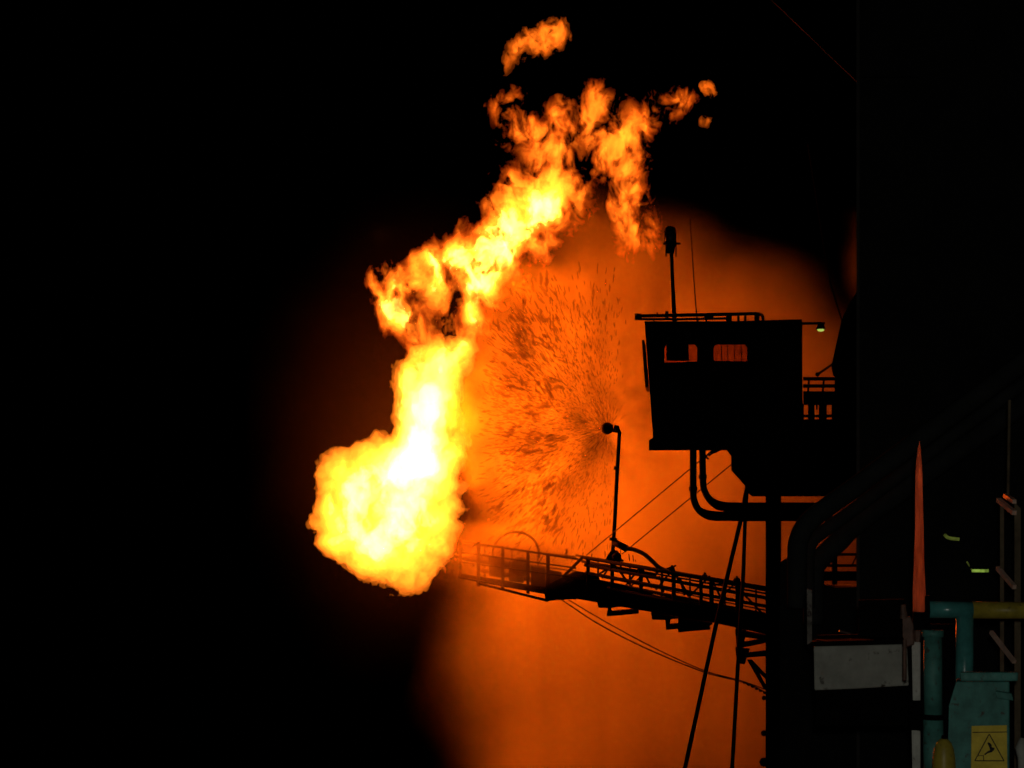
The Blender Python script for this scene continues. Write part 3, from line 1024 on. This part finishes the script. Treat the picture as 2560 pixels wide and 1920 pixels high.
# roof rails and pipework
rr = MB()
rr.tube([W(1588, 790, YK), W(1700, 788, YK), W(1893, 784, YK)], M(4.5, YK), 8)
rr.tube(bez([W(1870, 785, YK), W(1895, 784, YK), W(1906, 790, YK), W(1908, 802, YK)], 5), M(4, YK), 8)
rr.build("roof_rail", STEEL, cab, smooth=True)
MB().tube([W(1590, 798, YK + .1), W(1700, 798, YK + .1), W(1825, 796, YK + .1)], M(3.2, YK), 8).build("roof_rail", STEEL, cab, smooth=True)
for x, y0, y1, w in ((1634, 800, 812, 4), (1643, 781, 790, 4), (1667, 778, 800, 8), (1745, 797, 808, 4), (1766, 797, 808, 4), (1822, 785, 808, 14), (1846, 788, 806, 6), (1863, 788, 806, 6), (1892, 786, 806, 12), (1772, 784, 798, 22), (1595, 784, 800, 16)):
    MB().beam(W(x, y0, YK + .05), W(x, y1, YK + .05), M(w, YK), M(w, YK) * .8).build("rail_stand", STEEL, cab)

# beacon on its pole
bc = thing("beacon_lamp", W(1687, 806, YK + .3), "unlit lantern beacon on a tall thin pole on the cabin roof", "beacon")
YQ = YK + .3
MB().tube([W(1687, 806, YQ), W(1682, 720, YQ), W(1678, 625, YQ)], [M(6, YQ), M(5, YQ), M(4.5, YQ)], 10).build("pole", STEEL, bc, smooth=True)
lt = MB()
lt.tube([W(1676, 634, YQ), W(1676, 612, YQ)], [M(9, YQ), M(13, YQ)], 12)
lt.tube([W(1676, 612, YQ), W(1676, 604, YQ)], M(15, YQ), 12)
lt.beam(W(1658, 609, YQ), W(1701, 609, YQ), M(5, YQ))
for x in (1665, 1690):
    lt.beam(W(x, 604, YQ), W(x, 642, YQ), M(3, YQ))
lt.build("lamp_base", STEEL, bc)
MB().tube([W(1676, 604, YQ), W(1676, 594, YQ), W(1675.5, 580, YQ)], [M(14, YQ), M(14, YQ), M(13, YQ)], 14).build("lens", GLASSD, bc, smooth=True)
lt = MB()
lt.tube([W(1675.5, 580, YQ), W(1675.5, 570, YQ), W(1675.5, 566, YQ)], [M(14.5, YQ), M(13, YQ), M(8, YQ)], 14)
for a in range(6):
    an = a * math.pi / 3
    off = Vector((math.cos(an), math.sin(an), 0)) * M(14, YQ)
    lt.tube([W(1676, 604, YQ) + off, W(1675.5, 578, YQ) + off], M(1.2, YQ), 5)
lt.build("lamp_cap", STEEL, bc)
o = MB().tube([W(1743, 806, YQ), W(1734, 690, YQ), W(1725, 545, YQ)], [M(1.8, YQ), M(1.3, YQ), M(.8, YQ)], 6).build("whip_antenna", STEEL)
tag(o, "hair thin whip antenna on the cabin roof beside the beacon", "antenna")

# floodlight on the cabin's side
fl = thing("floodlight", W(2006, 808, YK + .3), "small lit greenish floodlight on an arm at the cabin's roof edge", "lamp")
MB().beam(W(2003, 809, YQ), W(2062, 808, YQ), M(6, YQ)).build("arm", STEEL, fl)
ho = MB()
ho.tube([W(2052, 806, YQ), W(2052, 815, YQ), W(2052, 823, YQ)], [M(6, YQ), M(9, YQ), M(12, YQ)], 12)
ho.build("housing", STEEL, fl, smooth=True)
MB().ball(W(2052, 824.5, YQ), M(8, YQ), 12, sc=(1.1, 1, .55)).build("bulb", BULB, fl, smooth=True)

# two bent pipes from the cabin floor
gp = "bent pipes under the cabin"
for pts, r, Y, lab in (([(1733, 1118), (1733, 1225), (1735, 1250), (1745, 1272), (1762, 1284), (1785, 1290), (1830, 1291), (2080, 1291)], 8.6, 49.2, "outer bent pipe dropping from the cabin floor, lower of the two"),
                       ([(1756, 1118), (1757, 1195), (1759, 1218), (1769, 1242), (1786, 1258), (1808, 1266), (1850, 1268), (2080, 1268)], 8.4, 49.5, "inner bent pipe dropping from the cabin floor, upper of the two")):
    P = [W(x, y, Y) for x, y in pts]
    o = thing("bent_pipe", P[0], lab, "pipe", gp)
    path = [P[0]] + bez(P[1:7], 6) + [P[7]]
    MB().tube(path, [M(r if k < 14 else min(r + 3.6, r + 0.4 * (k - 13)), Y) for k in range(len(path))], 16).build("pipe_run", STEEL, o, smooth=True)
    x, y = (pts[1][0], pts[1][1])
    MB().tube([W(x, y - 8, Y), W(x, y + 2, Y)], M(r + 2.2, Y), 16).build("pipe_joint", STEEL, o)
    MB().tube([W(1810, pts[6][1], Y), W(1820, pts[6][1], Y)], M(r + 2.5, Y), 16).build("pipe_joint", STEEL, o)

# ------------------------------------------------------------------ bracket and column
ped = thing("support_column", W(1933, 1960, 49.6), "black steel column with a stepped bracket head carrying the cabin", "column")
MB().prism([(1812, 1120), (1828, 1140), (1828, 1176), (1863, 1215), (1863, 1222), (1876, 1238), (1882, 1241), (2052, 1241), (2170, 1241), (2170, 1048), (2013, 1048), (2013, 1120)], 49.1, 2.4, None, 0.042).build("bracket", STEEL, ped)
MB().prism([(1914, 1241), (1953, 1241), (1953, 1960), (1914, 1960)], 49.6, 0.5).build("shaft", STEEL, ped)
for y, w in ((1833, 8), (1905, 12), (1745, 6)):
    MB().ball(W(1910, y, 49.7), M(w, 49.7), 8).build("bolt_lug", STEEL, ped)
for poly in ([(1880, 1650), (1918, 1690), (1918, 1702), (1880, 1664)], [(1868, 1650), (1880, 1650), (1918, 1720), (1910, 1724)], [(1845, 1634), (1918, 1626), (1918, 1640), (1845, 1646)], [(1838, 1618), (1875, 1622), (1862, 1660), (1842, 1660)]):
    MB().prism(poly, 49.9, 0.2).build("strut", STEEL, ped)

# dark housings right of the column
blk = thing("machinery_block", W(2050, 1960, 33), "large unlit black machinery block beside the tower, right of the column", "machinery")
MB().prism([(1950, 1405), (1975, 1390), (2010, 1400), (2060, 1440), (2062, 1470), (2150, 1468), (2300, 1468), (2300, 1990), (1950, 1990)], 34, 2.0).build("casing", TOWERM, blk)
MB().prism([(1990, 1560), (2140, 1560), (2140, 1575), (1990, 1575)], 33.9, 0.09).build("ledge", TOWERM, blk)

# railings right of the cabin
rl = thing("side_railing", W(2040, 1050, 48.6), "short black railing with a solid panel right of the cabin", "railing")
for y, h_ in ((947, 9), (965, 9)):
    MB().beam(W(2008, y, 48.6), W(2112, y, 48.6), M(5, 48), M(h_, 48)).build("rail", STEEL, rl)
MB().prism([(2008, 978), (2112, 978), (2112, 1012), (2008, 1012)], 48.6, 0.1).build("panel", STEEL, rl)
for x, w in ((2028, 15), (2057, 18), (2095, 28), (2004, 10)):
    MB().beam(W(x, 1010, 48.65), W(x, 1055, 48.65), M(w, 48)).build("post", STEEL, rl)
MB().beam(W(2008, 1040, 48.6), W(2112, 1040, 48.6), M(5, 48), M(7, 48)).build("toe_board", STEEL, rl)
for x in (2023, 2060):
    MB().beam(W(x, 944, 48.62), W(x - 3, 980, 48.62), M(5, 48)).build("post", STEEL, rl)
MB().beam(W(2042, 1010, 48.7), W(2042, 1024, 48.7), M(4, 48)).build("post", STEEL, rl)

rl = thing("lower_railing", W(2085, 1470, 44), "lower black railing seen in the gap under the slanting hoses", "railing")
for y, h_ in ((1386, 7), (1414, 7), (1440, 24), (1475, 18)):
    MB().beam(W(2040, y, 44), W(2160, y, 44), 0.05, M(h_, 44)).build("rail", STEEL, rl)
MB().beam(W(2086, 1350, 44.1), W(2086, 1480, 44.1), M(13, 44)).build("post", STEEL, rl)
MB().beam(W(2130, 1413, 44.1), W(2142, 1388, 44.1), M(3, 44)).build("brace", STEEL, rl)

wh = thing("winch_housing", W(2110, 945, 46.5), "black slant sided housing between the cabin's floodlight and the tower", "housing")
MB().prism([(2165, 700), (2143, 728), (2121, 762), (2104, 800), (2097, 830), (2079, 912), (2079, 921), (2094, 934), (2087, 945), (2085, 1060), (2165, 1060)], 46.5, 2.0).build("casing", STEEL, wh)
mb = MB()
mb.beam(W(2044, 936, 46.6), W(2082, 910, 46.6), M(6, 46))
mb.ball(W(2044, 936, 46.6), M(6, 46), 8)
mb.build("strut", STEEL, wh)
o = MB().tube(bez([W(2020, 360, 46.8), W(2045, 520, 46.8), W(2062, 630, 46.8), W(2079, 715, 46.8), W(2110, 818, 46.8)], 6), M(1.8, 46.8), 6).build("hoist_cable", STEEL)
tag(o, "thin dark cable running up from the winch housing's peak into the night", "cable")

# ------------------------------------------------------------------ tower, hoses
tw = thing("steel_tower", W(2400, 1990, 31), "black steel tower filling the photo's right edge from top to bottom", "tower")
MB().prism([(2146, -160), (2760, -160), (2760, 1990), (2146, 1990)], 31.0, 3.0).build("wall", TOWERM, tw)
MB().prism([(2141, -160), (2149, -160), (2149, 1990), (2141, 1990)], 30.9, 0.098).build("corner_angle", mat("tower_edge_highlight", (0.06, 0.055, 0.05), rough=0.7, spec=0.2), tw)  # paler edge colour imitates the highlight along the corner
for x in (2300, 2430, 2560):
    MB().prism([(x, -160), (x + 16, -160), (x + 16, 1990), (x, 1990)], 30.9, 0.098).build("stiffener", TOWERM, tw)
for y in (180, 620, 1080):
    MB().prism([(2150, y), (2299, y), (2299, y + 12), (2150, y + 12)], 30.93, 0.068).build("ledge", TOWERM, tw)

gh = "thick hoses slanting across the tower"
for pts, r, Y, lab in (([(1993, 1520), (1993, 1395), (1997, 1350), (2016, 1312), (2055, 1277), (2150, 1209), (2370, 1045), (2660, 830)], 25, 29.2, "upper thick black hose bending down at its lower end"),
                       ([(2020, 1520), (2020, 1390), (2030, 1354), (2055, 1331), (2150, 1262), (2380, 1090), (2660, 882)], 17, 29.6, "thinner middle black hose just under the upper one"),
                       ([(2034, 1560), (2034, 1440), (2040, 1411), (2055, 1393), (2100, 1350), (2150, 1303), (2390, 1130), (2670, 930)], 26, 29.9, "lowest of the slanting black hoses, above the railing gap")):
    o = MB().tube(bez([W(x, y, Y) for x, y in pts], 8), M(r, Y), 16).build("hose", RUBBER, smooth=True)
    tag(o, lab, "hose", gh)

o = MB().tube([W(1905, -24, 36), W(2180, 240, 36)], M(1.6, 36), 6).build("rope", ROPEM)
tag(o, "thin pale rope slanting down from the top edge to the tower", "rope")

# lamps glimpsed on the tower
tl = thing("tube_lamp", W(2440, 1432, 30.5), "brighter yellow green tube lamp with a glowing angled bracket on the tower", "lamp", "lamps glimpsed on the tower")
MB().beam(W(2430, 1427, 30.6), W(2471, 1427, 30.6), 0.04, M(7, 30.6)).build("tube", TUBE, tl)
MB().beam(W(2417, 1404, 30.6), W(2430, 1425, 30.6), M(3, 30.6)).build("bracket", LAMPDIM, tl)  # bracket given a glow of its own for the lamplight on it
MB().prism([(2424, 1414), (2474, 1414), (2474, 1422), (2424, 1422)], 30.55, 0.1).build("hood", TOWERM, tl)
tl = thing("tube_lamp", W(2380, 1350, 30.5), "dimmer broken yellow green tube lamp nearer the pointed pole", "lamp", "lamps glimpsed on the tower")
MB().tube(bez([W(2361, 1336, 30.6), W(2370, 1344, 30.6), W(2385, 1347, 30.6), W(2398, 1348, 30.6)], 5), M(4, 30.6), 8).build("tube", LAMPDIM, tl)
MB().prism([(2358, 1326), (2402, 1334), (2402, 1341), (2358, 1333)], 30.55, 0.1).build("hood", TOWERM, tl)

# ------------------------------------------------------------------ foreground
Y0 = 15.0
# pointed pole
pts, rad = [], []
for y, a, b in ((1103, 2298.5, 2299.5), (1125, 2294, 2302), (1150, 2291, 2304), (1190, 2289, 2306), (1250, 2288, 2307), (1320, 2288, 2309), (1400, 2285, 2310), (1480, 2282, 2314), (1530, 2282, 2314)):
    pts.append(W((a + b) / 2, y, Y0)); rad.append(M((b - a) / 2, Y0))
o = thing("pointed_pole", W(2298, 1990, Y0), "upright pole tapering to a sharp point, lit red by the flame", "pole")
MB().tube(pts, rad, 11).build("tip", POLEGLOW, o, smooth=True)
MB().tube([W(2298, 1528, Y0), W(2298, 1548, Y0), W(2299, 1990, Y0)], [M(15, Y0), M(17, Y0), M(16, Y0)], 12).build("shaded_foot", STEEL, o, smooth=True)  # lower pole in near black, imitating the light fading downward

rg = thing("deck_railing", W(2412, 1990, Y0), "teal pipe railing corner with a yellow painted top bar", "railing")
MB().tube([W(2322, 1524, Y0), W(2430, 1525, Y0)], M(21, Y0), 20).build("top_rail", TEAL, rg, smooth=True)
o = MB().tube([W(2430, 1525, Y0), W(2640, 1527, Y0)], M(21, Y0), 20).build("top_rail", YELL, rg, smooth=True)
o["label"] = "yellow painted length of top rail"
MB().prism([(2312, 1490), (2324, 1490), (2324, 1560), (2312, 1560)], Y0 - 0.1, 0.24).build("end_blocker", STEEL, rg, bevel=0.006)  # added plate that keeps flame light off the rail's end
MB().tube([W(2412, 1525, Y0), W(2411, 1700, Y0), W(2411, 1990, Y0)], M(22, Y0), 20).build("post", TEAL, rg, smooth=True)

tp = thing("teal_pipe", W(2332, 1990, 14.8), "upright worn teal pipe left of the cabinet", "pipe")
MB().tube([W(2332, 1585, 14.8), W(2333, 1790, 14.8)], M(23, 14.8), 20).build("upper_length", TEALW, tp, smooth=True)
MB().tube([W(2333, 1797, 14.8), W(2335, 1990, 14.8)], M(25, 14.8), 20).build("lower_length", TEALW, tp, smooth=True)
MB().tube([W(2333, 1786, 14.8), W(2333, 1799, 14.8)], M(27, 14.8), 20).build("coupling", STEEL, tp, smooth=True)
MB().tube([W(2332, 1575, 14.8), W(2332, 1592, 14.8)], M(27, 14.8), 20).build("collar", TEALW, tp, smooth=True)

wp = thing("pale_post", W(2289, 1990, 14.9), "flat pale worn post beside the teal pipe", "post")
for y0, y1 in ((1600, 1756), (1822, 1990)):
    MB().prism([(2279, y0), (2301, y0 + 6), (2301, y1), (2282, y1)], 14.9, 0.05).build("strip", PALE, wp, bevel=0.004)
MB().prism([(2272, 1752), (2303, 1752), (2303, 1826), (2276, 1826)], 14.86, 0.09).build("clamp", STEEL, wp, bevel=0.006)

cl = thing("rusty_clamp", W(2270, 1620, 14.7), "rusted bolted clamp at the foot of the pointed pole", "clamp")
MB().prism([(2256, 1545), (2276, 1540), (2284, 1562), (2286, 1612), (2266, 1618), (2256, 1590)], 14.7, 0.06).build("jaw", RUSTM, cl, bevel=0.008)
MB().tube([W(2258, 1512, 14.72), W(2260, 1546, 14.72)], [M(6, 14.7), M(10, 14.7)], 8).build("lug", RUSTM, cl)
MB().tube([W(2293, 1576, 14.66), W(2293, 1604, 14.66)], [M(12, 14.7), M(7, 14.7)], 6).build("bolt", RUSTM, cl)
MB().tube([W(2262, 1700, 14.7), W(2262, 1600, 14.7)], M(5, 14.7), 8).build("stem", RUSTM, cl)

gpn = thing("grey_beam", W(2150, 1725, 16.5), "dim grey painted beam end beside the pale post", "beam")
MB().prism([(2034, 1616), (2268, 1610), (2272, 1714), (2140, 1722), (2036, 1726)], 16.5, 0.25).build("web", GREYP, gpn, bevel=0.01)
MB().prism([(2030, 1604), (2270, 1598), (2270, 1610), (2030, 1616)], 16.4, 0.4).build("flange", STEEL, gpn)

bx = MB().prism([(2040, 1588), (2146, 1586), (2146, 1500), (2262, 1498), (2262, 1560), (2386, 1560), (2386, 1814), (2040, 1814)], 16.85, 0.04).build("flame_blocker", STEEL)  # added to block flame light from the beam top and teal post
tag(bx, "added stepped black plate shading the grey beam and teal post from the flame", "plate")

tpn = MB().prism([(2017, 1472), (2030, 1476), (2030, 1604), (2018, 1612)], 16.8, 0.05).build("thin_post", mat("thin_post_paint", (0.16, 0.15, 0.13), rough=0.8, scale=9, var=0.6, rust=(0.03, 0.02, 0.02), rust_amt=0.7))
tag(tpn, "thin weathered upright strip above the grey beam's far end", "post")
o = MB().beam(W(2098, 1577, 24), W(2126, 1585, 24), M(5, 24)).build("pipe_stub", RUSTM)
tag(o, "short rusty pipe stub glowing red above the grey beam", "pipe")

cb = thing("teal_cabinet", W(2450, 1990, 14.2), "worn teal steel cabinet with a bolted lid, the warning sign on its front", "cabinet")
MB().prism([(2390, 1704), (2372, 1764), (2366, 1990), (2524, 1990), (2524, 1704)], 14.2, 0.35).build("body", TEALW, cb, bevel=0.01)
MB().prism([(2400, 1681), (2546, 1681), (2544, 1703), (2402, 1703)], 14.15, 0.09).build("lid", TEALW, cb, bevel=0.008)
for k in range(6):
    x = 2414 + k * 24
    MB().tube([W(x, 1692, 14.145), W(x, 1692, 14.11)], M(6, 14.1), 6).build("bolt", TEALW, cb)
MB().prism([(2488, 1728), (2530, 1734), (2534, 1752), (2492, 1746)], 14.12, 0.075).build("latch", TEALW, cb, bevel=0.006)

sg = thing("warning_sign", W(2472, 1990, 14.1), "yellow warning sign with a black triangle and falling figure", "sign")
YS = 14.12
MB().prism([(2429, 1815), (2517, 1813), (2519, 1990), (2427, 1990)], YS, 0.006, 0).build("plate", SIGNY, sg)
mk = MB()


def flat(pts):
    mk.add([W(x, y, YS - 0.003) for x, y in pts], [tuple(range(len(pts)))])


def stroke(a, b, w):
    dx, dy = b[0] - a[0], b[1] - a[1]
    l = math.hypot(dx, dy)
    nx, ny = -dy / l * w / 2, dx / l * w / 2
    flat([(a[0] + nx, a[1] + ny), (b[0] + nx, b[1] + ny), (b[0] - nx, b[1] - ny), (a[0] - nx, a[1] - ny)])


stroke((2431, 1831), (2517, 1830), 2.2)
A, Bq, Cq = (2473, 1835), (2437, 1902), (2510, 1902)
stroke(A, Bq, 2.6); stroke(Bq, Cq, 2.6); stroke(Cq, A, 2.6)
mk.build("triangle_mark", SIGNB, sg)
mk = MB()
flat([(2474, 1856), (2479, 1862), (2480, 1868), (2487, 1870), (2485, 1876), (2478, 1881), (2470, 1883), (2462, 1888), (2460, 1885), (2468, 1879), (2475, 1875), (2473, 1868), (2470, 1862)])
flat([(2468, 1858), (2472, 1855), (2474, 1859), (2470, 1862)])
stroke((2459, 1888), (2459, 1901), 2.0); stroke((2446, 1889), (2459, 1889), 1.8)
mk.build("figure_mark", SIGNB, sg)

fb = thing("yellow_float", W(2360, 1990, 13.9), "rounded dull yellow capped bottle shape at the cabinet's lower left", "float")
MB().tube([W(2360, y, 13.9) for y in (1846, 1849, 1858, 1872, 1890, 1920, 1990)], [M(r, 13.9) for r in (4, 12, 19, 24, 27, 29, 29)], 18).build("shell", YELL, fb, smooth=True)
MB().tube([W(2360, 1838, 13.9), W(2360, 1850, 13.9)], M(6, 13.9), 10).build("cap", STEEL, fb)
o = MB().tube([W(2556, 1845, 14.4), W(2552, 1870, 14.4), W(2556, 1895, 14.4), W(2556, 1990, 14.4)], [M(r, 14.4) for r in (6, 14, 12, 9)], 10).build("grey_fitting", GREYP, smooth=True)
tag(o, "dim grey rounded fitting at the right edge beside the warning sign", "fitting")

# lattice ladder at the right edge
ld = thing("lattice_mast", W(2525, 1720, 18), "brown lattice mast behind the yellow rail, its braces reddened as if flame lit", "mast")
for x0, x1 in ((2500, 2510), (2536, 2552)):
    MB().prism([(x0, 1255), (x1, 1255 + (x1 - x0)), (x1, 1990), (x0, 1990)], 18.0, 0.09).build("upright", LATT, ld)
for a, b, w in (((2513, 1239), (2536, 1254), 10), ((2496, 1250), (2536, 1282), 11), ((2494, 1420), (2536, 1468), 10), ((2478, 1580), (2536, 1655), 9)):
    MB().beam(W(*a, 18.05), W(*b, 17.7), M(w, 18), M(w, 18)).build("brace", mat("brace_flame_lit", (0.62, 0.42, 0.32), rough=0.7, scale=8, var=0.4), ld)  # pale red colour stands in for flame light on the braces
MB().tube([W(2524, 1000, 18.3), W(2520, 1240, 18.3)], M(4, 18), 8).build("top_rod", LATT, ld)

# ------------------------------------------------------------------ deck, sea
o = MB().prism([(1700, 2082), (3100, 2082), (3100, 2110), (1700, 2110)], 13.5, 3.5, 0).build("deck", DECKM)
tag(o, "dark steel deck under the railing and cabinet", "deck", kind="structure")
sea_m = bpy.data.materials.new("sea_water")
sea_m.use_nodes = True
nt = sea_m.node_tree
b = nt.nodes["Principled BSDF"]
b.inputs["Base Color"].default_value = (0.004, 0.008, 0.010, 1)
b.inputs["Roughness"].default_value = 0.15
b.inputs["IOR"].default_value = 1.33
tc = nt.nodes.new("ShaderNodeTexCoord")
n = nt.nodes.new("ShaderNodeTexNoise")
n.inputs["Scale"].default_value = 0.35
n.inputs["Detail"].default_value = 7
nt.links.new(tc.outputs["Object"], n.inputs["Vector"])
bp = nt.nodes.new("ShaderNodeBump")
bp.inputs["Distance"].default_value = 0.6
nt.links.new(n.outputs["Fac"], bp.inputs["Height"])
nt.links.new(bp.outputs["Normal"], b.inputs["Normal"])
sm = MB()
sm.add([(-4000, -500, 0), (4000, -500, 0), (4000, 8000, 0), (-4000, 8000, 0)], [(0, 1, 2, 3)])
o = sm.build("sea", sea_m)
tag(o, "black night sea far below the rig", "sea", kind="structure")

# ------------------------------------------------------------------ night sky, the camera's flash, render settings
w = bpy.data.worlds.new("World")
S.world = w
w.use_nodes = True
nt = w.node_tree
bg = nt.nodes["Background"]
sky = nt.nodes.new("ShaderNodeTexSky")
sky.sky_type = "NISHITA"
sky.sun_disc = False
sky.sun_elevation = math.radians(-7)
sky.sun_rotation = math.radians(200)
nt.links.new(sky.outputs[0], bg.inputs["Color"])
bg.inputs["Strength"].default_value = 0.002

fl_ = bpy.data.lights.new("camera_flash", "POINT")
fl_.energy = 800
fl_.color = (1.0, 0.97, 0.86)
fl_.shadow_soft_size = 0.04
fo = bpy.data.objects.new("camera_flash", fl_)
COL.objects.link(fo)
fo.location = CAM + Vector((0.06, 0.05, 0.12))

S.view_settings.view_transform = "Standard"
S.view_settings.look = "None"
S.view_settings.exposure = 0
S.view_settings.gamma = 1
S.render.engine = "CYCLES"
S.cycles.filter_width = 1.7
cy = S.cycles
cy.transparent_max_bounces = 256
cy.max_bounces = 4
cy.diffuse_bounces = 1
cy.glossy_bounces = 1
cy.transmission_bounces = 2
cy.volume_bounces = 0
cy.volume_step_rate = 1.0
cy.volume_max_steps = 256
cy.sample_clamp_indirect = 2.0
cy.use_denoising = True
cy.use_adaptive_sampling = True
cy.adaptive_threshold = 0.04
cy.time_limit = 520
